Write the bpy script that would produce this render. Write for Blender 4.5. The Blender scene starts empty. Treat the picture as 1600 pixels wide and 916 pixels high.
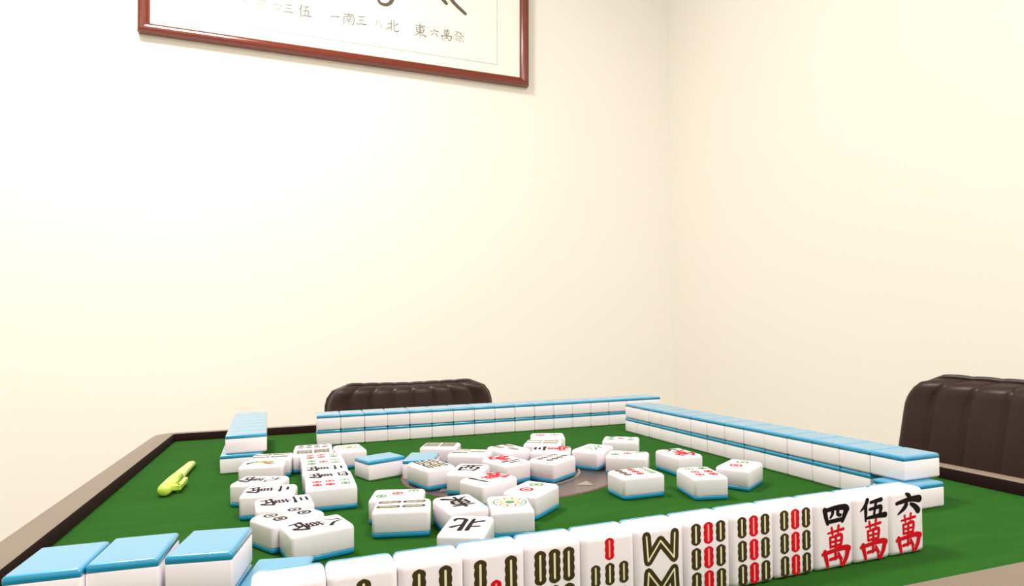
import bpy, bmesh, math, random
from mathutils import Vector, Matrix

random.seed(7)
C = bpy.context.scene.collection
scene = bpy.context.scene
U = 0.033            # one tile width in metres
TZ = 0.76            # height of the green playing surface
R = math.radians

# ------------------------------------------------------------------ camera
cam_d = bpy.data.cameras.new('camera')
cam = bpy.data.objects.new('camera', cam_d)
C.objects.link(cam)
cam_d.sensor_fit = 'HORIZONTAL'
cam_d.sensor_width = 36.0
cam_d.lens = 36.0 * 968.449 / 1600.0
cam_d.shift_y = 59.0 / 1600.0
cam_d.clip_start = 0.01
YAW, PITCH, ROLL = 0.3341, 0.0051, -0.0159
fw = Vector((math.sin(YAW) * math.cos(PITCH), math.cos(YAW) * math.cos(PITCH), math.sin(PITCH)))
rt = Vector((math.cos(YAW), -math.sin(YAW), 0.0))
up = rt.cross(fw)
r2 = rt * math.cos(ROLL) + up * math.sin(ROLL)
u2 = -rt * math.sin(ROLL) + up * math.cos(ROLL)
M3 = Matrix((r2, u2, -fw)).transposed()
cam.matrix_world = Matrix.Translation((-0.7531 * U, -27.8569 * U, TZ + 4.681 * U)) @ M3.to_4x4()
scene.camera = cam

# ------------------------------------------------------------------ world, lamps, exposure
w = bpy.data.worlds.new('world'); scene.world = w
w.use_nodes = True
w.node_tree.nodes['Background'].inputs[0].default_value = (1.0, 0.97, 0.92, 1)
w.node_tree.nodes['Background'].inputs[1].default_value = 0.3
scene.view_settings.view_transform = 'Standard'
scene.view_settings.look = 'None'
scene.view_settings.gamma = 1.0
scene.view_settings.use_curve_mapping = False
scene.view_settings.exposure = 0.21

X0, X1, Y0, Y1, ZC = -62 * U, 41.2 * U, -78 * U, 35 * U, 2.75     # the room


def area(name, loc, size, power, col=(1, 0.975, 0.945)):
    d = bpy.data.lights.new(name, 'AREA')
    d.shape = 'SQUARE'; d.size = size; d.energy = power; d.color = col
    o = bpy.data.objects.new(name, d); C.objects.link(o)
    o.location = loc
    return o


LAMPS = [(-15 * U, 4 * U, 0.42, 33.0), (18 * U, -48 * U, 0.6, 33.0)]  # main ceiling lamp, then an added fill that brightens the tile fronts
for (lx, ly, ls, lp) in LAMPS:
    area('main_and_fill_lamp', (lx, ly, ZC - 0.035), ls * 0.9, lp)


# ------------------------------------------------------------------ materials
def mat(name, col, rough=0.5, metal=0.0, spec=0.5, coat=0.0, sss=0.0, noise=None, bump=None, emis=None):
    m = bpy.data.materials.new(name); m.use_nodes = True
    nt = m.node_tree; b = nt.nodes['Principled BSDF']
    b.inputs['Base Color'].default_value = (*col, 1)
    b.inputs['Roughness'].default_value = rough
    b.inputs['Metallic'].default_value = metal
    b.inputs['Specular IOR Level'].default_value = spec
    b.inputs['Coat Weight'].default_value = coat
    b.inputs['Coat Roughness'].default_value = 0.12
    if sss:
        b.inputs['Subsurface Weight'].default_value = sss
        b.inputs['Subsurface Radius'].default_value = (0.004, 0.004, 0.004)
        b.inputs['Subsurface Scale'].default_value = 1.0
    if emis:
        b.inputs['Emission Color'].default_value = (*emis[0], 1)
        b.inputs['Emission Strength'].default_value = emis[1]
    tc = nt.nodes.new('ShaderNodeTexCoord')
    if noise:                                    # (scale xyz, amount, detail)
        mp = nt.nodes.new('ShaderNodeMapping'); mp.inputs['Scale'].default_value = noise[0]
        nt.links.new(tc.outputs['Object'], mp.inputs[0])
        n = nt.nodes.new('ShaderNodeTexNoise'); n.inputs['Scale'].default_value = 1.0
        n.inputs['Detail'].default_value = noise[2]
        nt.links.new(mp.outputs[0], n.inputs['Vector'])
        mx = nt.nodes.new('ShaderNodeMix'); mx.data_type = 'RGBA'
        a = noise[1]
        mx.inputs[6].default_value = (*[c * (1 - a) for c in col], 1)
        mx.inputs[7].default_value = (*[min(1, c * (1 + a)) for c in col], 1)
        nt.links.new(n.outputs['Fac'], mx.inputs[0])
        nt.links.new(mx.outputs[2], b.inputs['Base Color'])
    if bump:                                     # (scale, strength, distance)
        n2 = nt.nodes.new('ShaderNodeTexNoise'); n2.inputs['Scale'].default_value = bump[0]
        n2.inputs['Detail'].default_value = 4
        nt.links.new(tc.outputs['Object'], n2.inputs['Vector'])
        bp = nt.nodes.new('ShaderNodeBump'); bp.inputs['Strength'].default_value = bump[1]
        bp.inputs['Distance'].default_value = bump[2]
        nt.links.new(n2.outputs['Fac'], bp.inputs['Height'])
        nt.links.new(bp.outputs[0], b.inputs['Normal'])
    return m


M = dict(
    wall=mat('wall_paint', (0.89, 0.858, 0.780), 0.85, spec=0.2, noise=((1.5, 1.5, 1.5), 0.012, 2), bump=(60, 0.05, 0.001)),
    wall_dim=mat('bounce_dimmed_wall_paint', (0.70, 0.67, 0.65), 0.85, spec=0.2, bump=(60, 0.05, 0.001)),  # unseen front wall, tone darkened to weaken bounce light on the tiles
    ceiling=mat('ceiling_paint', (0.88, 0.86, 0.82), 0.9, spec=0.2, bump=(80, 0.04, 0.001)),
    floor=mat('floor_tile', (0.55, 0.50, 0.44), 0.25, noise=((3, 3, 3), 0.1, 5)),
    skirting=mat('skirting', (0.45, 0.32, 0.22), 0.4, noise=((4, 4, 30), 0.2, 4)),
    felt=mat('green_felt', (0.018, 0.088, 0.010), 0.95, spec=0.08, noise=((18, 70, 10), 0.22, 6), bump=(900, 0.35, 0.0006)),
    rim=mat('grey_brown_rim', (0.175, 0.128, 0.092), 0.42, noise=((8, 60, 40), 0.08, 4), bump=(500, 0.08, 0.0003)),
    lip=mat('dark_inner_lip', (0.012, 0.004, 0.003), 0.75, spec=0.1),
    body=mat('dark_table_body', (0.06, 0.035, 0.028), 0.4, noise=((3, 3, 40), 0.2, 4)),
    metal=mat('dark_metal', (0.08, 0.08, 0.085), 0.3, metal=0.9),
    white=mat('white_tile_plastic', (0.89, 0.825, 0.865), 0.32, spec=0.45, coat=0.15),
    blue=mat('blue_tile_plastic', (0.004, 0.275, 0.49), 0.36, spec=0.5, coat=1.0),
    ink=mat('black_tile_ink', (0.008, 0.003, 0.005), 0.6, spec=0.12),
    red=mat('red_tile_ink', (0.62, 0.004, 0.014), 0.6, spec=0.12),
    olive=mat('olive_tile_ink', (0.050, 0.035, 0.009), 0.6, spec=0.12),
    green=mat('green_tile_ink', (0.06, 0.22, 0.07), 0.5),
    orange=mat('orange_tile_ink', (0.80, 0.36, 0.05), 0.5),
    cream=mat('cream_slit', (0.80, 0.74, 0.50), 0.5),
    pink=mat('pink_slit', (0.95, 0.30, 0.28), 0.5),
    leather=mat('brown_leather', (0.027, 0.011, 0.008), 0.40, spec=0.3, bump=(350, 0.18, 0.0006), noise=((9, 9, 9), 0.15, 4)),
    piping=mat('dark_piping', (0.022, 0.010, 0.008), 0.4),
    wood=mat('red_brown_frame_wood', (0.165, 0.017, 0.004), 0.2, coat=0.5, noise=((3, 60, 60), 0.3, 4)),
    paper=mat('white_paper', (0.90, 0.88, 0.80), 0.7, spec=0.3),
    sumi=mat('brown_black_brush_ink', (0.11, 0.08, 0.055), 0.6),
    faint=mat('faded_grey_ink', (0.17, 0.155, 0.125), 0.7),
    hair=mat('pale_grey_line', (0.40, 0.41, 0.36), 0.7),
    plate=mat('brown_centre_panel', (0.085, 0.055, 0.042), 0.2, noise=((30, 30, 30), 0.1, 3)),
    plate2=mat('pale_brown_inlay', (0.28, 0.23, 0.19), 0.35),
    darkglass=mat('dark_dome_plastic', (0.03, 0.02, 0.02), 0.1, coat=0.6),
    pen=mat('lime_pen_plastic', (0.62, 0.85, 0.10), 0.3, coat=0.3),
    pen2=mat('pale_lime_plastic', (0.74, 0.88, 0.22), 0.3, coat=0.3),
    lamp=mat('lamp_diffuser', (0.9, 0.9, 0.88), 0.5, emis=((1, 0.96, 0.88), 3.0)),
    lampframe=mat('white_lamp_frame', (0.8, 0.8, 0.8), 0.4),
    door=mat('door_wood', (0.36, 0.20, 0.11), 0.4, noise=((4, 4, 30), 0.25, 5)),
)


# ------------------------------------------------------------------ helpers
def mobj(name, verts, faces, mats, parent=None, smooth=False, mi=None):
    me = bpy.data.meshes.new(name)
    me.from_pydata([tuple(v) for v in verts], [], faces)
    if not isinstance(mats, (list, tuple)): mats = [mats]
    for m in mats: me.materials.append(m)
    if mi:
        for p, i in zip(me.polygons, mi): p.material_index = i
    if smooth:
        for p in me.polygons: p.use_smooth = True
    me.update()
    o = bpy.data.objects.new(name, me); C.objects.link(o)
    if parent: o.parent = parent
    return o


def from_bm(name, bm, mats, parent=None, smooth=False):
    bmesh.ops.recalc_face_normals(bm, faces=bm.faces)
    me = bpy.data.meshes.new(name); bm.to_mesh(me); bm.free()
    if not isinstance(mats, (list, tuple)): mats = [mats]
    for m in mats: me.materials.append(m)
    if smooth:
        for p in me.polygons: p.use_smooth = True
    o = bpy.data.objects.new(name, me); C.objects.link(o)
    if parent: o.parent = parent
    return o


def bm_box(bm, x0, x1, y0, y1, z0, z1, bev=0.0, seg=2, mtx=None):
    t = bmesh.new()
    bmesh.ops.create_cube(t, size=1)
    for v in t.verts:
        v.co = Vector((x0 + (v.co.x + .5) * (x1 - x0), y0 + (v.co.y + .5) * (y1 - y0), z0 + (v.co.z + .5) * (z1 - z0)))
    if bev: bmesh.ops.bevel(t, geom=t.edges[:], offset=bev, segments=seg, profile=0.5, affect='EDGES')
    if mtx: t.transform(mtx)
    me = bpy.data.meshes.new('tmp'); t.to_mesh(me); t.free(); bm.from_mesh(me); bpy.data.meshes.remove(me)


def tube(bm, pts, rad, n=10, closed=False):
    pts = [Vector(p) for p in pts]; N = len(pts); rings = []
    prev = None
    for i, p in enumerate(pts):
        a = pts[(i - 1) % N] if (closed or i > 0) else p
        b = pts[(i + 1) % N] if (closed or i < N - 1) else p
        t = (b - a).normalized()
        if prev is None:
            ref = Vector((0, 0, 1)) if abs(t.z) < 0.9 else Vector((1, 0, 0))
            nrm = t.cross(ref).normalized()
        else:
            nrm = (prev - t * prev.dot(t)).normalized()
        prev = nrm; bi = t.cross(nrm)
        r = rad[i] if isinstance(rad, (list, tuple)) else rad
        rings.append([bm.verts.new(p + (nrm * math.cos(2 * math.pi * k / n) + bi * math.sin(2 * math.pi * k / n)) * r) for k in range(n)])
    for i in range(N if closed else N - 1):
        A, B = rings[i], rings[(i + 1) % N]
        for k in range(n): bm.faces.new((A[k], A[(k + 1) % n], B[(k + 1) % n], B[k]))
    if not closed:
        bm.faces.new(rings[0][::-1]); bm.faces.new(rings[-1])


def empty(name, loc, rz=0.0, label=None, cat=None, group=None):
    o = bpy.data.objects.new(name, None); C.objects.link(o)
    o.empty_display_size = 0.02
    o.location = loc; o.rotation_euler = (0, 0, rz)
    if label: o['label'] = label
    if cat: o['category'] = cat
    if group: o['group'] = group
    return o


def struct(o):
    o['kind'] = 'structure'; return o


def W(x, y, z=0.0):
    """tile units on the table to metres"""
    return Vector((x * U, y * U, TZ + z * U))


# ------------------------------------------------------------------ the room
def slab(name, x0, x1, y0, y1, z0, z1, m):
    bm = bmesh.new(); bm_box(bm, x0, x1, y0, y1, z0, z1)
    return struct(from_bm(name, bm, m))


TH = 0.12
slab('floor', X0 - TH, X1 + TH, Y0 - TH, Y1 + TH, -0.1, 0.0, M['floor'])
slab('ceiling', X0 - TH, X1 + TH, Y0 - TH, Y1 + TH, ZC, ZC + 0.1, M['ceiling'])
slab('wall_back', X0 - TH, X1 + TH, Y1, Y1 + TH, 0, ZC, M['wall'])
slab('wall_right', X1, X1 + TH, Y0, Y1, 0, ZC, M['wall'])
slab('wall_left', X0 - TH, X0, Y0, Y1, 0, ZC, M['wall'])
slab('wall_front', X0 - TH, X1 + TH, Y0 - TH, Y0, 0, ZC, M['wall_dim'])
slab('baseboard_back', X0, X1, Y1 - 0.012, Y1, 0, 0.09, M['skirting'])
slab('baseboard_right', X1 - 0.012, X1, Y0, Y1 - 0.012, 0, 0.09, M['skirting'])
slab('baseboard_left', X0, X0 + 0.012, Y0, Y1 - 0.012, 0, 0.09, M['skirting'])

# ceiling lamp and an added fill: square flush panels, out of the photograph above
for i, (lx, ly, ls, lp) in enumerate(LAMPS):
    t = empty('main_and_fill_panel', (lx, ly, ZC - 0.03), 0,
              ['square flush ceiling panel light above the far left of the table',
               'added fill light panel at the ceiling, towards the near side of the table'][i], 'ceiling light')
    bm = bmesh.new(); h = ls / 2
    bm_box(bm, -h - .02, h + .02, -h - .02, -h, 0, .03, .003); bm_box(bm, -h - .02, h + .02, h, h + .02, 0, .03, .003)
    bm_box(bm, -h - .02, -h, -h, h, 0, .03, .003); bm_box(bm, h, h + .02, -h, h, 0, .03, .003)
    from_bm('frame', bm, M['lampframe'], t)
    bm = bmesh.new(); bm_box(bm, -h, h, -h, h, .008, .028)
    from_bm('diffuser', bm, M['lamp'], t)

# ------------------------------------------------------------------ the mahjong table
TX0, TX1, TY0, TY1 = -6.1, 18.0, -20.1, 4.0
RZ = 0.36          # rim height over the felt
RW = 1.05          # rim width
cx, cy = (TX0 + TX1) / 2, (TY0 + TY1) / 2
table = empty('mahjong_table', (cx * U, cy * U, 0), 0,
              'square mahjong table with green felt top, grey-brown rim and dark inner lip', 'table')


def tl(x, y, z):       # tile units -> local to the table empty
    return Vector(((x - cx) * U, (y - cy) * U, TZ + z * U))


def loop(x0, x1, y0, y1, z, r, n=8):
    out = []
    for (ax, ay, a0) in ((x1 - r, y1 - r, 0), (x0 + r, y1 - r, 90), (x0 + r, y0 + r, 180), (x1 - r, y0 + r, 270)):
        for k in range(n + 1):
            a = R(a0 + 90 * k / n)
            out.append(tl(ax + r * math.cos(a), ay + r * math.sin(a), z))
    return out


def loops_obj(name, loops, m, parent, cap_last=False, cap_first=False, smooth=True):
    n = len(loops[0]); v = [p for l in loops for p in l]; f = []
    for i in range(len(loops) - 1):
        for k in range(n):
            a, b = i * n + k, i * n + (k + 1) % n
            f.append((a, b, b + n, a + n))
    if cap_first: f.append(tuple(range(n))[::-1])
    if cap_last: f.append(tuple((len(loops) - 1) * n + k for k in range(n)))
    o = mobj(name, v, f, m, parent, smooth)
    return o


def off(e, z, r):
    return loop(TX0 - e, TX1 + e, TY0 - e, TY1 + e, z, r)


# felt
bm = bmesh.new()
for a in (0,):
    vs = [bm.verts.new(tl(x, y, 0)) for x, y in ((TX0 - .05, TY0 - .05), (TX1 + .05, TY0 - .05), (TX1 + .05, TY1 + .05), (TX0 - .05, TY1 + .05))]
    lo = [bm.verts.new(v.co - Vector((0, 0, 0.012))) for v in vs]
    bm.faces.new(vs)
    bm.faces.new(lo[::-1])
    for k in range(4): bm.faces.new((vs[k], lo[k], lo[(k + 1) % 4], vs[(k + 1) % 4]))
from_bm('felt', bm, M['felt'], table)
# inner lip
loops_obj('inner_lip', [off(0, -.1, .12), off(0, RZ - .05, .12), off(.05, RZ - .01, .15)], M['lip'], table)
# rim with a rolled outer edge
loops_obj('rim', [off(.04, RZ - .012, .15), off(.10, RZ, .2), off(RW * .45, RZ - .015, .45), off(RW * .8, RZ - .06, .8), off(RW, RZ - .2, 1.0),
                  off(RW + .1, RZ - .45, 1.1), off(RW + .08, RZ - 1.0, 1.08), off(RW - .05, RZ - 1.25, 1.0), off(RW - .5, RZ - 1.3, .8)], M['rim'], table)
# body under the top
bm = bmesh.new(); hx = (TX1 - TX0) / 2 * U
bm_box(bm, -hx - .005, hx + .005, -hx - .005, hx + .005, TZ - 0.14, TZ - 0.022, .01)
bm_box(bm, -.29, .29, -.29, .29, TZ - 0.24, TZ - 0.138, .02)
from_bm('machine_housing', bm, M['body'], table)
bm = bmesh.new()
tube(bm, [(0, 0, 0.06), (0, 0, TZ - .24)], .055, 24)
from_bm('column', bm, M['metal'], table, True)
for k in range(4):
    bm = bmesh.new()
    bm_box(bm, 0.03, .42, -.03, .03, 0.02, .07, .012)
    bm_box(bm, .38, .42, -.022, .022, 0.0, .025, .004)
    bm.transform(Matrix.Rotation(R(45 + 90 * k), 4, 'Z'))
    from_bm('leg', bm, M['metal'], table)

# centre panel: round brown disc with pale ring, arrows and a dice dome
PR = 3.62
cp = Vector((0, 0, TZ))


def disc_loops(rs):
    n = 64
    return [[Vector((r * U * math.cos(2 * math.pi * k / n), r * U * math.sin(2 * math.pi * k / n), TZ + z * U)) for k in range(n)] for r, z in rs]


plate = loops_obj('centre_panel', disc_loops([(PR, .005), (PR - .02, .035), (PR - .06, .045), (0.9, .05)]), M['plate'], table, cap_last=True, smooth=False)
loops_obj('pale_ring', disc_loops([(2.38, .050), (2.375, .062), (2.31, .062), (2.305, .050)]), M['plate2'], plate, smooth=False)
loops_obj('dice_dome', disc_loops([(1.5, .05), (1.48, .12), (1.35, .2), (1.0, .27), (.5, .31), (.05, .32)]), M['darkglass'], plate, cap_last=True)
for k in range(4):
    a = R(-58 + 90 * k); ca, sa = math.cos(a), math.sin(a)
    pts = [(3.3, 0), (2.85, .3), (2.85, -.3)]
    v = [Vector(((ca * x - sa * y) * U, (sa * x + ca * y) * U, TZ + z * U)) for z in (.045, .058) for x, y in pts]
    mobj('arrow_mark', v, [(0, 1, 2)[::-1], (3, 4, 5), (0, 1, 4, 3), (1, 2, 5, 4), (2, 0, 3, 5)], M['plate2'], plate)


# ------------------------------------------------------------------ tile bodies
TW, TL_, TT = 0.992, 1.34, 0.655
BLU = 0.20 * TT


def rrect(hx, hy, r, z, n=4):
    out = []
    for (ax, ay, a0) in ((hx - r, hy - r, 0), (-hx + r, hy - r, 90), (-hx + r, -hy + r, 180), (hx - r, -hy + r, 270)):
        for k in range(n + 1):
            a = R(a0 + 90 * k / n)
            out.append(Vector(((ax + r * math.cos(a)) * U, (ay + r * math.sin(a)) * U, z * U)))
    return out


def tile_mesh(name, kind, pose):
    hx, hy, rc = TW / 2, TL_ / 2, (0.03 if pose == 'down' else 0.085)
    L = []
    if kind == 'white':
        re = 0.07 if pose == 'down' else 0.11
        L.append(rrect(hx - .03, hy - .03, rc, BLU - .002))
        L.append(rrect(hx - .006, hy - .006, rc, BLU + .006)); L.append(rrect(hx, hy, rc, BLU + .02))
        for k in range(0, 6):
            a = R(90 * k / 5)
            e = re * (1 - math.cos(a)); L.append(rrect(hx - e, hy - e, max(rc - e * .3, .03), TT - re + re * math.sin(a)))
    else:
        re = 0.10 if pose == 'stand' else 0.06
        for k in range(5, -1, -1):
            a = R(90 * k / 5)
            e = re * (1 - math.cos(a)); L.append(rrect(hx - e, hy - e, rc, re - re * math.sin(a)))
        L.append(rrect(hx, hy, rc, BLU - .012)); L.append(rrect(hx - .006, hy - .006, rc, BLU - .002)); L.append(rrect(hx - .03, hy - .03, rc, BLU + .001))
    n = len(L[0]); v = [p for l in L for p in l]; f = []
    for i in range(len(L) - 1):
        for k in range(n):
            a, b = i * n + k, i * n + (k + 1) % n
            f.append((a, b, b + n, a + n))
    f.append(tuple(range(n))[::-1]); f.append(tuple((len(L) - 1) * n + k for k in range(n)))
    me = bpy.data.meshes.new(name)
    me.from_pydata([tuple(POSE[pose] @ p) for p in v], [], f)
    me.materials.append(M['white'] if kind == 'white' else M['blue'])
    for p in me.polygons: p.use_smooth = len(p.vertices) < 5
    me.update()
    return me


POSE = {
    'up': Matrix.Identity(4),                                                       # face up
    'down': Matrix.Translation((0, 0, TT * U)) @ Matrix.Rotation(math.pi, 4, 'X'),   # blue back up
    'stand': Matrix.Translation((0, TT * U / 2, TL_ / 2 * U)) @ Matrix.Rotation(math.pi / 2, 4, 'X'),   # face to the player
}
ME = {(k, p): tile_mesh('tile_' + k, k, p) for k in ('white', 'blue') for p in POSE}

# ------------------------------------------------------------------ tile engravings
# designs are lists of (polygon points, material key); face units: x -0.49..0.49, y -0.66..0.66


def ribbon(pts, ws, sub=4):
    """a brush stroke: smoothed polyline with a width at each point"""
    n = len(pts)
    if not isinstance(ws, (list, tuple)): ws = [ws] * n
    P = []
    for i in range(n - 1):
        p0 = pts[max(i - 1, 0)]; p1 = pts[i]; p2 = pts[i + 1]; p3 = pts[min(i + 2, n - 1)]
        for k in range(sub):
            t = k / sub
            q = [0.5 * ((2 * p1[j]) + (-p0[j] + p2[j]) * t + (2 * p0[j] - 5 * p1[j] + 4 * p2[j] - p3[j]) * t * t
                        + (-p0[j] + 3 * p1[j] - 3 * p2[j] + p3[j]) * t ** 3) for j in (0, 1)]
            P.append((q[0], q[1], ws[i] * (1 - t) + ws[i + 1] * t))
    P.append((*pts[-1], ws[-1]))
    Lf, Rt = [], []
    for i, (x, y, wd) in enumerate(P):
        a = P[max(i - 1, 0)]; b = P[min(i + 1, len(P) - 1)]
        dx, dy = b[0] - a[0], b[1] - a[1]; l = math.hypot(dx, dy) or 1
        nx, ny = -dy / l * wd / 2, dx / l * wd / 2
        Lf.append((x + nx, y + ny)); Rt.append((x - nx, y - ny))
    quads = []
    for i in range(len(P) - 1):
        quads.append([Lf[i], Rt[i], Rt[i + 1], Lf[i + 1]])
    # rounded ends
    for (i, s) in ((0, -1), (len(P) - 1, 1)):
        x, y, wd = P[i]; c = [(x + wd / 2 * math.cos(2 * math.pi * k / 8), y + wd / 2 * math.sin(2 * math.pi * k / 8)) for k in range(8)]
        quads.append(c)
    return quads


def glyph(strokes, ox, oy, sx, sy, key, bold=1.0):
    """strokes: list of (points in 0..10 box, widths)"""
    out = []
    for i, (pts, ws) in enumerate(strokes):
        q = [(ox + (x / 10 - .5) * sx, oy + (y / 10 - .5) * sy) for x, y in pts]
        w2 = [a * bold * (sx + sy) / 20 for a in (ws if isinstance(ws, (list, tuple)) else [ws] * len(pts))]
        out.append((ribbon(q, w2), key))
    return out


G = {
    'si': [([(1.2, 8.2), (1.6, 5), (2.2, 1.8)], [1.5, 1.4, 1.1]), ([(1.2, 7.8), (5, 8.6), (8.6, 8.4), (9.6, 7.4)], [1.0, 1.3, 1.7, 1.6]),
           ([(9.3, 7.4), (8.4, 4.6), (7.6, 2.0)], [1.8, 1.5, 1.0]), ([(4.1, 7.9), (4.0, 6.0), (3.2, 4.4)], [1.2, 1.0, .6]),
           ([(6.1, 8.0), (6.0, 5.6), (7.0, 5.0)], [1.2, 1.1, .9]), ([(2.2, 2.5), (5, 2.8), (7.8, 3.0)], [1.0, 1.1, 1.1])],
    'wu': [([(3.0, 10.0), (2.2, 7.6), (0.2, 5.0)], [1.3, 1.2, .3]), ([(2.3, 7.2), (2.3, 4), (2.2, 0.2)], [1.2, 1.2, .7]),
           ([(4.2, 8.6), (6, 9.0), (8.4, 9.4)], [.8, 1.0, 1.3]), ([(6.4, 9.0), (5.9, 5.4), (5.4, 1.9)], [1.1, .9, .9]),
           ([(3.8, 5.4), (6, 5.8), (8.2, 6.0), (8.0, 3.8), (7.8, 2.2)], [.8, .9, 1.3, 1.2, 1.0]), ([(2.9, 1.5), (6, 1.8), (9.9, 1.9)], [.8, 1.1, 1.6])],
    'liu': [([(4.4, 10.2), (5.4, 9.2), (6.0, 8.2)], [.8, 1.5, 1.2]), ([(0.4, 6.0), (3, 6.7), (6.5, 7.3), (9.8, 6.9)], [1.0, 1.2, 1.5, 2.2]),
            ([(4.4, 5.0), (3.4, 3.2), (0.8, 0.6)], [1.5, 1.3, .4]), ([(6.2, 5.0), (8.0, 3.4), (9.2, 1.4)], [.9, 1.6, 2.0])],
    'wan': [([(2.2, 8.6), (5, 8.9), (8.0, 9.2)], [.5, .7, .8]), ([(3.6, 9.9), (3.9, 8.2)], [.8, .7]), ([(6.2, 10.2), (5.9, 8.3)], [.9, .6]),
            ([(3.0, 7.4), (3.1, 4.9)], [.8, .7]), ([(3.0, 7.4), (5, 7.6), (7.2, 7.7), (6.9, 5.0)], [.6, .7, 1.0, .8]),
            ([(3.3, 6.2), (6.8, 6.4)], [.6, .6]), ([(3.2, 5.0), (6.8, 5.2)], [.7, .7]), ([(5.1, 7.8), (5.0, 5.2), (4.8, 1.7)], [.8, .8, .8]),
            ([(1.0, 3.9), (1.4, 2.2), (2.0, 0.0)], [1.3, 1.2, .8]), ([(0.2, 3.4), (4, 3.9), (8.2, 4.3), (9.8, 3.9)], [.9, 1.0, 1.3, 1.6]),
            ([(9.5, 3.8), (8.8, 1.6), (7.4, 0.0), (6.6, .9)], [1.5, 1.3, 1.1, .4]), ([(2.8, 1.8), (5, 2.0), (6.2, 2.3)], [.8, .8, .7]), ([(5.9, 3.1), (6.9, 1.4)], [.7, 1.0])],
    'yi': [([(0.6, 4.6), (5, 5.2), (9.4, 5.4)], [1.6, 1.2, 2.0])],
    'er': [([(2.4, 7.4), (7.6, 7.8)], [1.2, 1.6]), ([(0.6, 2.4), (5, 2.9), (9.5, 2.9)], [1.4, 1.2, 2.0])],
    'san': [([(2.2, 9), (7.8, 9.3)], [1.1, 1.4]), ([(2.8, 5.5), (7.2, 5.8)], [1.1, 1.3]), ([(0.5, 1.5), (5, 1.9), (9.6, 1.9)], [1.3, 1.2, 1.8])],
    'ba': [([(4.0, 8.6), (3.2, 4.5), (0.6, .8)], [1.4, 1.3, .5]), ([(5.6, 9.2), (6.8, 4.5), (9.8, 1.0)], [1.0, 1.4, 2.0])],
    'jiu': [([(4.4, 9.6), (4.0, 5), (0.6, .6)], [1.2, 1.1, .4]), ([(1.4, 6.8), (6.6, 7.4), (6.4, 3), (7.4, 1.0), (9.6, 1.4), (9.6, 3)], [.9, 1.3, 1.2, 1.3, 1.2, .6])],
    'bei': [([(3.7, 9.6), (3.7, 5), (3.5, .6)], [1.1, 1.0, .8]), ([(0.6, 6.3), (3.6, 6.8)], [.9, 1.0]), ([(0.2, 2.2), (2, 2.9), (3.6, 4.2)], [1.3, 1.0, .6]),
            ([(6.0, 9.8), (6.0, 4), (6.3, 1.2), (9.3, 1.0), (9.6, 2.8)], [1.2, 1.0, 1.2, 1.3, .5]), ([(9.2, 7.6), (6.3, 5.3)], [1.3, .5])],
    'nan': [([(1.2, 8.4), (8.8, 8.8)], [.9, 1.2]), ([(5, 10), (5, 6.9)], [1.0, .8]), ([(1.3, 6.6), (1.3, .4)], [1.0, .9]), ([(1.3, 6.6), (8.8, 6.9), (8.6, .8), (7.4, 1.4)], [.8, 1.1, 1.0, .4]),
            ([(3.4, 6.1), (4.0, 5.1)], [.7, .7]), ([(6.6, 6.3), (6.0, 5.2)], [.7, .6]), ([(2.9, 4.6), (7.2, 4.8)], [.7, .8]), ([(2.7, 3.0), (7.4, 3.2)], [.7, .8]), ([(5, 4.8), (5, .4)], [.8, .7])],
    'xi': [([(0.8, 9.0), (9.2, 9.4)], [1.0, 1.4]), ([(1.4, 6.2), (1.9, 1.0)], [1.1, .9]), ([(1.4, 6.2), (8.9, 6.6), (8.4, 1.2)], [.8, 1.2, 1.0]),
           ([(3.9, 9.0), (3.7, 5.6), (2.8, 3.8)], [.9, .9, .5]), ([(6.1, 9.0), (6.0, 4.6), (7.4, 4.2)], [.9, .9, .8]), ([(1.9, 1.6), (8.4, 1.8)], [.9, .9])],
    'dong': [([(1.2, 8.4), (8.8, 8.8)], [.9, 1.2]), ([(5, 10.2), (5, 5), (5, -.2)], [1.1, 1.0, .9]), ([(2.2, 7.0), (2.4, 3.6)], [1.0, .8]), ([(2.2, 7.0), (7.9, 7.2), (7.6, 3.8)], [.8, 1.1, .9]),
             ([(2.5, 5.4), (7.6, 5.5)], [.7, .7]), ([(2.4, 3.8), (7.6, 4.0)], [.8, .8]), ([(4.6, 3.8), (2.8, 1.8), (.4, .6)], [1.0, .9, .3]), ([(5.4, 3.8), (7.2, 2.0), (9.8, .9)], [.6, 1.1, 1.6])],
    'fa': [([(2.0, 9.0), (4.4, 8.8), (2.6, 6.4), (.6, 5.4)], [.8, .9, .8, .3]), ([(5.4, 9.4), (7, 7), (9.6, 5.6)], [.8, 1.0, 1.3]), ([(7.6, 9), (6.6, 8)], [.8, .6]),
           ([(2.6, 5.2), (6.4, 5.4), (6.2, 3.6), (2.8, 3.4), (2.8, 2), (6.4, 2.0), (5.6, .2)], [.7] * 7), ([(7.2, 4.8), (9.2, 1)], [.7, 1.0])],
}


def stick(x, y, h, key, w_=0.15, lobes=3):
    """a bamboo stick: scalloped capsule with a pale slit"""
    n = 6 * lobes
    left = []
    for i in range(n + 1):
        t = i / n
        wd = w_ / 2 * (0.86 + 0.14 * abs(math.sin(math.pi * lobes * t)))
        e = min(t, 1 - t) * h
        if e < w_ * .42: wd *= math.sqrt(max(0.0, 1 - (1 - e / (w_ * .42)) ** 2)) * .85 + .15
        left.append((wd, (t - .5) * h))
    poly = [(x + a, y + b) for a, b in left] + [(x - a, y + b) for a, b in left[::-1]]
    sl = w_ * .085; q = h * .36
    slit = [(x + sl, y - q), (x + sl, y + q), (x, y + q + sl), (x - sl, y + q), (x - sl, y - q), (x, y - q - sl)]
    return [([poly], key), ([slit], 'pink' if key == 'red' else 'cream')]


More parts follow.
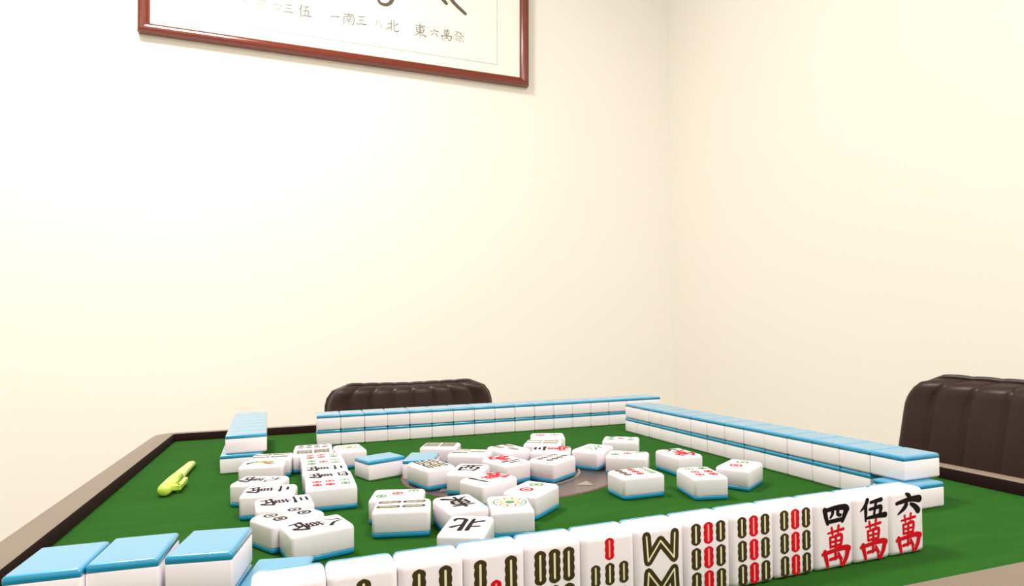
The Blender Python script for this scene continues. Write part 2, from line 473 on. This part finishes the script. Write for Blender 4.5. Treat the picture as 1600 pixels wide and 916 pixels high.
def zig(pts, key='olive'):
    a, b = [], []
    for p, q in zip(pts[:-1], pts[1:]):
        a += ribbon([p, q], .175, 3); b += ribbon([p, q], .030, 3)
    return [(a, key), (b, 'cream')]


def ring(x, y, r, r0, key, n=20):
    q = []
    for k in range(n):
        a, b = 2 * math.pi * k / n, 2 * math.pi * (k + 1) / n
        q.append([(x + r0 * math.cos(a), y + r0 * math.sin(a)), (x + r * math.cos(a), y + r * math.sin(a)),
                  (x + r * math.cos(b), y + r * math.sin(b)), (x + r0 * math.cos(b), y + r0 * math.sin(b))])
    return (q, key)


def dot(x, y, r, key):
    return [ring(x, y, r, r * .62, key), ring(x, y, r * .38, 0.0001, key)]


def design(kind):
    D = []
    if kind == 'bamboo_1':
        D += [(ribbon([(-.05, .36), (.12, .3), (.14, .1), (-.02, -.12), (-.12, -.38)], [.1, .2, .26, .2, .05]), 'green'),
              (ribbon([(-.2, .44), (-.02, .42)], [.03, .14]), 'ink'), (ribbon([(.1, .12), (.26, -.05), (.2, -.3)], [.12, .16, .06]), 'orange'),
              (ribbon([(-.14, -.08), (-.26, -.26), (-.24, -.44)], [.1, .12, .05]), 'red'), (ribbon([(.04, -.2), (.08, -.46)], [.08, .05]), 'olive')]
    elif kind == 'bamboo_3':
        D += stick(0, .27, .54, 'olive', .21) + stick(-.22, -.31, .54, 'olive', .21) + stick(.22, -.31, .54, 'olive', .21)
    elif kind in ('bamboo_4', 'bamboo_5'):
        s = .2 if kind == 'bamboo_4' else .25
        for a in (-s, s):
            for b in (-.31, .28): D += stick(a, b, .56, 'olive', .21, 4)
        if kind == 'bamboo_5': D += stick(0, -.02, .48, 'red', .18)
    elif kind == 'bamboo_6':
        for a in (-.25, 0, .25):
            for b in (-.30, .28): D += stick(a, b, .55, 'olive', .21, 4)
    elif kind == 'bamboo_7':
        D += stick(0, .415, .37, 'red', .18)
        for a in (-.265, 0, .265):
            for b in (.0, -.42): D += stick(a, b, .37, 'olive', .18)
    elif kind == 'bamboo_8':
        D += zig([(-.28, .52), (-.25, .10), (0, .42), (.27, .10), (.29, .52)])
        D += zig([(-.28, -.54), (-.25, -.10), (0, -.42), (.27, -.10), (.29, -.54)])
    elif kind == 'bamboo_9':
        for b in (.425, -.005, -.43):
            D += stick(-.265, b, .39, 'olive', .21) + stick(0, b, .39, 'red', .21) + stick(.265, b, .39, 'olive', .21)
    elif kind.startswith('wan_'):
        D += glyph(G[kind[4:]], .0, .37, .70, .42, 'ink', 1.35) + glyph(G['wan'], .0, -.22, .70, .74, 'red', 1.12)
    elif kind.startswith('dark_'):
        D += glyph(G[kind[5:]], .0, .37, .62, .38, 'ink') + glyph(G['wan'], .0, -.20, .62, .66, 'ink')
    elif kind == 'circle_4':
        for a in (-.2, .2): D += dot(a, .3, .16, 'ink') + dot(a, -.3, .16, 'olive')
    elif kind in ('bei', 'nan', 'xi', 'dong'):
        D += glyph(G[kind], 0, 0, .66, .86, 'ink', 1.25)
    elif kind == 'fa':
        D += glyph(G['fa'], 0, 0, .66, .86, 'green')
    elif kind == 'circle_1':
        D += [ring(0, 0, .41, .37, 'green', 28), ring(0, 0, .25, .19, 'orange', 24), ring(0, 0, .12, .0001, 'green')]
        for k in range(10):
            a = 2 * math.pi * k / 10; D += [ring(.31 * math.cos(a), .31 * math.sin(a), .03, .0001, 'olive', 8)]
    elif kind == 'circle_2':
        D += dot(0, .28, .19, 'green') + dot(0, -.28, .19, 'red')
    elif kind == 'circle_3':
        D += dot(-.24, .38, .14, 'green') + dot(0, 0, .14, 'red') + dot(.24, -.38, .14, 'green')
    elif kind == 'circle_5':
        D += dot(-.22, .36, .14, 'green') + dot(.22, .36, .14, 'green') + dot(0, 0, .14, 'red') + dot(-.22, -.36, .14, 'green') + dot(.22, -.36, .14, 'green')
    elif kind == 'circle_6':
        for a in (-.2, .2):
            D += dot(a, .38, .13, 'green') + dot(a, -.02, .13, 'red') + dot(a, -.36, .13, 'red')
    elif kind == 'circle_8':
        for a in (-.19, .19):
            for k in range(4): D += dot(a, .42 - .28 * k, .11, 'olive')
    elif kind == 'circle_9':
        for k, key in enumerate(('green', 'red', 'olive')):
            for a in (-.26, 0, .26): D += dot(a, .4 - .4 * k, .11, key)
    return D


INKS = ['ink', 'red', 'olive', 'green', 'orange', 'cream', 'pink']
_cache = {}


def engraving_mesh(kind, pose, part=None):
    key = (kind, pose, part)
    if key in _cache: return _cache[key]
    V, F, MI = [], [], []
    z = TT + 0.0012
    D = design(kind)
    if part == 'numeral': D = [d for d in D if d[1] == 'ink']
    if part == 'character': D = [d for d in D if d[1] != 'ink']
    for (polys, ink) in D:
        for p in polys:
            b = len(V)
            V += [POSE[pose] @ Vector((x * U, y * U, z * U)) for x, y in p]
            F.append(tuple(range(b, b + len(p)))); MI.append(INKS.index(ink))
            z += 0.00002
        z += 0.0004
    me = bpy.data.meshes.new('engraving'); me.from_pydata([tuple(v) for v in V], [], F)
    for k in INKS: me.materials.append(M[k])
    for p, i in zip(me.polygons, MI): p.material_index = i
    me.update(); _cache[key] = me
    return me


def link(name, me, parent):
    o = bpy.data.objects.new(name, me); C.objects.link(o); o.parent = parent; return o


def make_tile(x, y, z, rz, pose, label, group, kind=None):
    p = W(x, y, z)
    t = empty('mahjong_tile', p, rz, label, 'mahjong tile', group)
    link('tile_body', ME[('white', pose)], t)
    link('blue_back', ME[('blue', pose)], t)
    if kind:
        if pose == 'stand' and kind.startswith('wan_'):
            link('numeral', engraving_mesh(kind, pose, 'numeral'), t)['label'] = 'black numeral'
            link('character', engraving_mesh(kind, pose, 'character'), t)['label'] = 'red character'
        else:
            link('engraving', engraving_mesh(kind, pose), t)
    return t


ORD = ['first', 'second', 'third', 'fourth', 'fifth', 'sixth', 'seventh', 'eighth', 'ninth', 'tenth', 'eleventh', 'twelfth', 'thirteenth',
       'fourteenth', 'fifteenth', 'sixteenth', 'seventeenth']


def jit(a): return random.uniform(-a, a)


# far wall of tiles: seventeen stacks, two high
for k in range(17):
    jx, jr = jit(.003), jit(.004)
    make_tile(k + .5 + jx, TL_ / 2 + jit(.012), 0, jr, 'down', 'lower tile of the far wall, %s stack from its left end' % ORD[k], 'far wall of stacked tiles')
    make_tile(k + .5 + jit(.003), TL_ / 2 + jit(.012), TT, jit(.004), 'down', 'upper tile of the far wall, %s stack from its left end' % ORD[k], 'far wall of stacked tiles')

# right wall: fourteen stacks and one single lower tile at the near end
rx, ry, ra = 14.1524, -15.9096, 0.0237


def rwp(lx, ly): return rx + lx * math.cos(ra) - ly * math.sin(ra), ry + ly * math.cos(ra) + lx * math.sin(ra)


for k in range(14):
    x, y = rwp(TL_ / 2 + jit(.01) - (.36 if k == 0 else 0), k * .997 + .4985 - (.36 if k == 0 else 0))
    make_tile(x, y, 0, ra + math.pi / 2, 'down', 'lower tile of the right wall, %s full stack from its near end' % ORD[k], 'right wall of stacked tiles')
    x, y = rwp(TL_ / 2 + jit(.01), k * .997 + .4985)
    make_tile(x, y, TT, ra + math.pi / 2 + jit(.003), 'down', 'upper tile of the right wall, %s stack from its near end' % ORD[k], 'right wall of stacked tiles')

# left wall: the short remainder of seven stacks
la = R(2.3)
for k in range(7):
    x, y = -2.66 - math.sin(la) * k, -3.90 + k * .992
    make_tile(x, y, 0, la + math.pi / 2, 'down', 'lower tile of the short left wall, %s stack from its near end' % ORD[k], 'left wall of stacked tiles')
    x, y = -2.50 - math.sin(la) * k, -3.76 + k * .992
    make_tile(x, y, TT, la + math.pi / 2, 'down', 'upper tile of the short left wall, %s stack from its near end' % ORD[k], 'left wall of stacked tiles')

# near wall: three stacks and one single lower tile
for k, (x, y, a) in enumerate([(-4.29, -16.38, 88), (-3.275, -16.30, 87), (-2.15, -16.38, 81)]):
    who = ['leftmost', 'middle', 'rightmost'][k]
    make_tile(x, y, 0, R(a - 90), 'down', 'lower tile under the %s of three blue-backed stacks at the front left' % who, 'near wall of stacked tiles')
    make_tile(x, y, TT, R(a - 90) , 'down', 'upper tile, %s of three large blue-backed stacks at the front left' % who, 'near wall of stacked tiles')
make_tile(-1.12, -16.36, 0, R(79 - 90), 'down', 'single low blue-backed tile between the front left stacks and the hand row', 'near wall of stacked tiles')

# the hand: thirteen tiles standing in a row, faces to the camera
hx_, hy_, ha = 11.5958, -18.4055, 0.0304
HAND = ['wan_liu', 'wan_wu', 'wan_si', 'bamboo_9', 'bamboo_9', 'bamboo_9', 'bamboo_8', 'bamboo_7', 'bamboo_6', 'bamboo_5', 'bamboo_4', 'bamboo_3', 'bamboo_1']
HL = ['standing tile with black six over red character, right end of the hand row', 'standing tile with black five over red character, second from the right end',
      'standing tile with black four over red character, beside the nine bamboos', 'standing nine bamboo tile, rightmost of three, beside the four character tile',
      'standing nine bamboo tile, middle of the three alike', 'standing nine bamboo tile, leftmost of three, beside the zigzag tile',
      'standing eight bamboo tile with zigzag W and M of olive sticks', 'standing seven bamboo tile with one red stick above olive ones',
      'standing six bamboo tile with three olive sticks across', 'standing five bamboo tile with a red stick between olive ones',
      'standing four bamboo tile with two olive sticks across', 'standing tile with a single olive stick at its top centre',
      'standing tile at the left end of the hand row, its face mostly cut off']
for k, (kd, lb) in enumerate(zip(HAND, HL)):
    i = k + .5
    x = hx_ - i * math.cos(ha) - math.sin(ha) * TT / 2; y = hy_ - i * math.sin(ha) + math.cos(ha) * TT / 2
    make_tile(x, y + jit(.008), 0, ha + jit(.003), 'stand', lb, 'hand of standing tiles', kd)

# discards: (x, y, long-axis angle, design, pose, flip, label)
DISC = [
    (-1.845, -6.263, -5.0, 'bamboo_1', 'up', 1, 'face-up tile with an orange and black mark below the short left wall'),
    (-1.62, -5.16, -7.5, 'bamboo_4', 'up', 0, 'face-up pale tile just behind the orange marked one at the left wall'),
    (-1.791, -8.809, -19.6, 'dark_jiu', 'up', 0, 'face-up black character tile, farthest of the staggered left group'),
    (-1.504, -10.142, -5.9, 'dark_er', 'up', 0, 'face-up black character tile, second of the staggered left group from the far end'),
    (-1.106, -11.526, 5.0, 'dark_san', 'up', 0, 'face-up black character tile in the middle of the staggered left group'),
    (-1.008, -12.780, 32.1, 'circle_4', 'up', 0, 'face-up tilted tile just behind the large front tile of the left group'),
    (-0.403, -13.789, 15.9, 'dark_ba', 'up', 0, 'large face-up tile with dark characters at the front of the left group'),
    (1.000, -4.594, -84.0, 'circle_1', 'up', 0, 'face-up tile turned end-on at the far right of the tile column'),
    (1.575, -12.953, -13.3, 'bamboo_4', 'up', 0, 'face-up four bamboo tile with long front side, before the red dot tile'),
    (1.628, -11.902, -15.7, 'circle_3', 'up', 0, 'face-up tile with a red dot behind the four bamboo discard'),
    (2.908, -13.274, -84.6, 'dong', 'up', 0, 'face-up black character tile right of the four bamboo discard'),
    (4.007, -13.782, 79.0, 'circle_1', 'up', 0, 'face-up tile with a green ring, behind the frontmost black character tile'),
    (2.597, -15.064, 63.2, 'bei', 'up', 1, 'frontmost face-up black character discard, just behind the hand row'),
    (5.008, -12.621, 40.9, 'circle_2', 'up', 0, 'face-up tile with one dark and one red circle beside the centre panel'),
    (1.808, -6.788, 21.6, None, 'down', 0, 'face-down blue-backed tile alone right of the tile column'),
    (3.118, -7.278, 68.7, None, 'down', 0, 'face-down blue-backed tile partly behind a white tile in the middle'),
    (3.109, -8.872, -72.7, 'bamboo_6', 'up', 0, 'face-up tile at the left of the middle heap, before the blue-backed one'),
    (4.028, -9.947, 58.9, 'xi', 'up', 0, 'face-up black character tile in the middle heap behind the red character one'),
    (4.215, -11.356, 26.3, 'wan_yi', 'up', 1, 'face-up red character tile at the front of the middle heap'),
    (4.121, -5.715, -24.6, 'bamboo_6', 'up', 0, 'face-up tile farthest left of the middle heap, behind the blue-backed one'),
    (4.762, -7.450, -31.3, 'bamboo_3', 'up', 0, 'face-up pale bamboo tile in the middle heap, left of centre'),
    (6.197, -7.268, -73.5, 'bamboo_3', 'up', 0, 'face-up pale bamboo tile at the back of the middle heap'),
    (5.452, -9.180, -71.5, 'wan_er', 'up', 0, 'face-up tile with black numeral and red character amid the heap'),
    (6.915, -9.483, 34.1, 'circle_8', 'up', 0, 'face-up tile with olive circles overhanging the centre panel'),
    (8.576, -5.059, -19.6, 'circle_2', 'up', 0, 'farthest face-up discard, nearest to the far wall of tiles'),
    (7.734, -6.697, -29.9, 'bamboo_4', 'up', 0, 'face-up tile just before the farthest discard'),
    (7.475, -8.075, -27.5, 'wan_san', 'up', 1, 'face-up red character tile directly behind the olive circles tile'),
    (8.886, -8.433, 37.8, 'fa', 'up', 0, 'face-up tile at the far right edge of the centre panel'),
    (10.795, -6.976, -33.1, 'circle_5', 'up', 0, 'face-up discard nearest the corner where far and right walls meet'),
    (9.563, -9.642, -35.7, 'circle_3', 'up', 0, 'face-up tile behind the discard right of the centre panel'),
    (11.208, -10.113, 89.9, 'wan_jiu', 'up', 0, 'face-up red character tile by the middle of the right wall'),
    (8.404, -12.121, 0.0, 'circle_9', 'up', 0, 'face-up discard with small circles right of the brown centre panel'),
    (10.127, -12.833, 78.1, 'circle_6', 'up', 0, 'face-up tile with rows of circles, front of the three right discards'),
    (11.802, -12.402, 32.0, 'circle_2', 'up', 0, 'rightmost face-up discard, beside the right wall'),
    (0.081, -9.996, 0.0, 'circle_6', 'up', 0, 'nearest tile of the straight discard column, with faint pink marks'),
    (0.071, -8.979, 1.0, 'dark_si', 'up', 0, 'second tile from the near end of the straight discard column'),
    (0.018, -7.949, -1.0, 'dark_er', 'up', 0, 'third tile from the near end of the straight discard column'),
    (0.002, -6.932, 0.0, 'circle_5', 'up', 0, 'fourth tile from the near end of the straight discard column'),
    (-0.020, -5.916, 1.0, 'circle_6', 'up', 0, 'fifth tile from the near end of the straight discard column'),
    (-0.256, -4.881, -2.0, 'bamboo_6', 'up', 0, 'sixth tile from the near end of the straight discard column'),
    (-0.245, -3.864, -3.0, 'circle_8', 'up', 0, 'farthest tile of the straight discard column'),
]
for (x, y, a, kd, pose, flip, lb) in DISC:
    zz = 0.05 if math.hypot(x - cx, y - cy) < PR + .3 and kd else 0.0
    make_tile(x, y, zz, R(a - 90 + (180 if flip else 0)), pose, lb, 'discarded tiles on the felt', kd)

# ------------------------------------------------------------------ lime pen on the felt
pn = empty('pen', W(-4.55, -7.1, 0), R(-1.5), 'lime green plastic pen with clip lying on the felt at the left', 'pen')
bm = bmesh.new()
tube(bm, [(0, 1.9 * U, .17 * U), (0, 2.6 * U, .165 * U), (0, 4.2 * U, .14 * U), (0, 4.6 * U, .10 * U), (0, 4.85 * U, .06 * U)],
     [.175 * U, .165 * U, .135 * U, .11 * U, .06 * U], 16)
from_bm('barrel', bm, M['pen2'], pn, True)
bm = bmesh.new()
tube(bm, [(0, 0, .19 * U), (0, .12 * U, .19 * U), (0, 1.2 * U, .19 * U), (0, 2.0 * U, .18 * U)], [.13 * U, .19 * U, .19 * U, .178 * U], 16)
from_bm('cap', bm, M['pen'], pn, True)
bm = bmesh.new()
bm_box(bm, .15 * U, .40 * U, .35 * U, .55 * U, .10 * U, .26 * U, .02 * U)
bm_box(bm, .27 * U, .40 * U, .35 * U, 1.5 * U, .10 * U, .26 * U, .03 * U)
from_bm('clip', bm, M['pen'], pn)


# ------------------------------------------------------------------ chairs
def make_chair(loc, rz, top, label, width, lean):
    t = empty('chair', loc, rz, label, 'chair')
    # local: backrest spans x, faces -y (towards the table), chair stands behind it
    NX, NZ, ch = 96, 40, 8
    zb = 0.53; H = top - zb; hw = width / 2; rc = 0.045
    def outline(s):          # top height as a function of x/halfwidth
        return 0.004 * abs(s) ** 1.5 - 0.003
    V, F = [], []
    for side in (0, 1):
        for j in range(NZ + 1):
            v = j / NZ
            for i in range(NX + 1):
                s = -1 + 2 * i / NX
                # side taper: the back is wider lower down
                z = v * H
                d_top = H - z
                inset = 0.0
                if d_top < rc: inset = rc - math.sqrt(max(rc * rc - (rc - d_top) ** 2, 0))
                d_bot = z
                if d_bot < .03: inset = .03 - math.sqrt(max(.03 ** 2 - (.03 - d_bot) ** 2, 0))
                hwz = hw + 0.012 * (1 - v) - inset
                x = s * hwz
                zz = z + outline(s) * v
                edge = min((1 - abs(s)) * hwz, d_top, d_bot)
                th = 0.024 * math.sqrt(max(0, 1 - (1 - min(edge / .016, 1)) ** 2))
                grv = abs(math.sin(math.pi * ch * (s + 1) / 2))
                puff = 0.0055 * (grv ** .35) * min(edge / .007, 1)
                curve = 0.02 * (1 - s * s)
                y = (-(th + puff) if side == 0 else (th * .8)) + curve
                if d_top < .02: zz -= 0.0012 * (1 - grv ** .5) * (1 - d_top / .02)
                V.append(Vector((x, y + z * math.tan(lean), zb + zz)))
    n = (NX + 1) * (NZ + 1)
    for side in (0, 1):
        for j in range(NZ):
            for i in range(NX):
                a = side * n + j * (NX + 1) + i; q = (a, a + 1, a + NX + 2, a + NX + 1)
                F.append(q if side == 0 else q[::-1])
    border = [i for i in range(NX + 1)] + [j * (NX + 1) + NX for j in range(1, NZ + 1)] + [NZ * (NX + 1) + i for i in range(NX - 1, -1, -1)] + [j * (NX + 1) for j in range(NZ - 1, 0, -1)]
    for k in range(len(border)):
        a, b = border[k], border[(k + 1) % len(border)]
        F.append((a, b + 0, b + n, a + n)[::-1])
    back = mobj('backrest', V, F, M['leather'], t, True)
    bm = bmesh.new()
    pts = [((V[b] + V[b + n]) / 2) for b in border[::2]]
    tube(bm, pts, .0040, 8, closed=True)
    from_bm('piping', bm, M['piping'], back, True)
    # seat
    bm = bmesh.new()
    for k in range(8):
        x0 = -.2 + k * .05
        bm_box(bm, x0, x0 + .05, -.40, .02, .40, .47, .012, 3)
    from_bm('seat', bm, M['leather'], t, True)
    bm = bmesh.new(); bm_box(bm, -.19, .19, -.38, .01, .378, .402, .005)
    from_bm('seat_frame', bm, M['metal'], t)
    for s in (-1, 1):
        bm = bmesh.new()
        tube(bm, [(s * .17, .02, .39), (s * .17, .045, .47), (s * .16, .04 + .06 * math.tan(lean), .58)], .011, 10)
        from_bm('back_support', bm, M['metal'], t, True)
        bm = bmesh.new(); tube(bm, [(s * .18, -.36, .39), (s * .20, -.38, .0)], [.014, .011], 10)
        from_bm('leg', bm, M['metal'], t, True)
        bm = bmesh.new(); tube(bm, [(s * .18, .0, .39), (s * .20, .06, .0)], [.014, .011], 10)
        from_bm('leg', bm, M['metal'], t, True)
    return t


make_chair((6.45 * U, 12.6 * U, 0), 0, TZ + 1.5 * U, 'dark brown channelled leather chair behind the far wall of tiles', 0.358, R(8))
make_chair((24.2 * U, -12.6 * U, 0), R(-90), TZ + 2.5 * U, 'dark brown channelled leather chair at the right side of the table', 0.36, R(10))

# ------------------------------------------------------------------ framed calligraphy on the back wall
FW, FH = 36.9 * U, 20 * U
fr_c = (-13.7 * U, 31.95 * U + TZ)          # bottom left outer corner
fr = empty('framed_calligraphy', (fr_c[0], Y1 - 0.002, fr_c[1]), 0,
           'large red-brown framed calligraphy on white paper, hanging on the back wall', 'picture frame')
fr.rotation_euler = (0, R(0.95), 0)
FB, FD = 0.032, 0.028


def rail(name, a, b, inward):
    # moulding profile: outer edge, rounded crown, inner step.  coordinates (inward distance, depth)
    prof = [(0, 0), (0, .020), (.003, .026), (.008, .028), (.014, .026), (.017, .021), (.022, .020), (.027, .017), (.030, .013), (.032, .008), (.032, 0)]
    a, b = Vector(a), Vector(b); d = (b - a).normalized(); inw = Vector(inward)
    V, F = [], []
    for P, s in ((a, 1), (b, -1)):
        for (i, dep) in prof:
            V.append(P + inw * i + d * (s * i) + Vector((0, -dep, 0)))
    n = len(prof)
    for k in range(n - 1): F.append((k, k + 1, n + k + 1, n + k))
    F.append(tuple(range(n))); F.append(tuple(range(n, 2 * n))[::-1])
    return mobj(name, V, F, M['wood'], fr)


rail('frame_rail', (0, 0, 0), (FW, 0, 0), (0, 0, 1))
rail('frame_rail', (0, 0, FH), (FW, 0, FH), (0, 0, -1))
rail('frame_rail', (0, 0, 0), (0, 0, FH), (1, 0, 0))
rail('frame_rail', (FW, 0, 0), (FW, 0, FH), (-1, 0, 0))
bm = bmesh.new(); bm_box(bm, FB * .8, FW - FB * .8, -.010, -.004, FB * .8, FH - FB * .8)
paper = from_bm('paper', bm, M['paper'], fr)


def flat(name, quads, m, parent, y):
    V, F = [], []
    for i, q in enumerate(quads):
        b = len(V); V += [Vector((x, y - i * 2e-6, z)) for x, z in q]; F.append(tuple(range(b, b + len(q))))
    return mobj(name, V, F, m, parent)


# thin printed border line of the sheet
bx0, bx1, bz0, bz1, lw = 3.48 * U, FW - 3.5 * U, 1.92 * U, FH - 1.9 * U, 0.0016
flat('border_line', [[(bx0, bz0), (bx1, bz0), (bx1, bz0 + lw), (bx0, bz0 + lw)], [(bx0, bz1), (bx1, bz1), (bx1, bz1 + lw), (bx0, bz1 + lw)],
                     [(bx0, bz0), (bx0 + lw, bz0), (bx0 + lw, bz1), (bx0, bz1)], [(bx1, bz0), (bx1 + lw, bz0), (bx1 + lw, bz1), (bx1, bz1)]], M['hair'], paper, -.0104)


def ink(name, x, z, s, strokes, m, wk=1.0):
    q = []
    for pts, ws in strokes:
        p = [(x + (a / 10 - .5) * s, z + (b / 10 - .5) * s) for a, b in pts]
        ww = ws if isinstance(ws, (list, tuple)) else [ws] * len(pts)
        q += ribbon(p, [v * s / 10 * wk for v in ww])
    return flat(name, q, m, paper, -.0106)



# the big characters of the sheet (their lower strokes reach into the photograph)
big = [(-1.0, [([(1, 8), (9, 8.4)], [1.0, 1.3]), ([(5, 10), (5, 1.6)], [1.2, 1.0]), ([(4.8, 7.6), (1, 2)], [1.2, .5]), ([(5.2, 7.6), (9.2, 2.2)], [.8, 1.5])]),
       (8.6, [([(2, 9), (8, 9.4)], [1.1, 1.2]), ([(5, 10), (4.6, 5.6), (2, 2.6)], [1.2, 1.0, .4]), ([(5.6, 6), (5.2, 1.9), (4.7, .55), (3.7, .45), (3.3, 1.4)], [1.0, .8, .6, .5, .4]), ([(2, 5.2), (8.4, 5.6)], [.9, 1.1])]),
       (14.9, [([(1, 9), (8, 9.2)], [1.0, 1.2]), ([(4.4, 9.2), (3.0, 5), (1.0, 2.6)], [1.1, 1.0, .5]), ([(3.6, 1.5), (4.2, .9)], [.8, .6]), ([(3.9, 4.4), (4.65, 1.7), (6.5, .1)], [.9, .7, .6]), ([(2, 6.4), (7.6, 6.7)], [.8, 1.0])])]
for (X, st) in big:
    ink('large_character', (X + 13.7) * U, (10.35 if X < 10 else 11.1) * U, 8.8 * U, st, M['sumi'], .65)
# the row of small characters under them
small = [(-5.2, 'yi', .8, 'hair'), (-3.5, 'xi', .9, 'hair'), (-2.2, 'si', .8, 'hair'), (-1.2, 'san', .9, 'faint'), (0.27, 'wu', 1.2, 'faint'),
         (3.1, 'yi', .9, 'faint'), (4.4, 'nan', 1.2, 'faint'), (5.6, 'san', 1.0, 'faint'), (7.25, 'ba', .9, 'hair'), (8.7, 'bei', 1.2, 'faint'),
         (11.45, 'dong', 1.3, 'faint'), (12.9, 'liu', .9, 'faint'), (14.2, 'wan', 1.2, 'faint'), (15.5, 'fa', 1.2, 'faint')]
for (X, g, sz, mk) in small:
    ink('small_character', (X + 13.7) * U, (4.25) * U, sz * U, G[g], M[mk], .55)
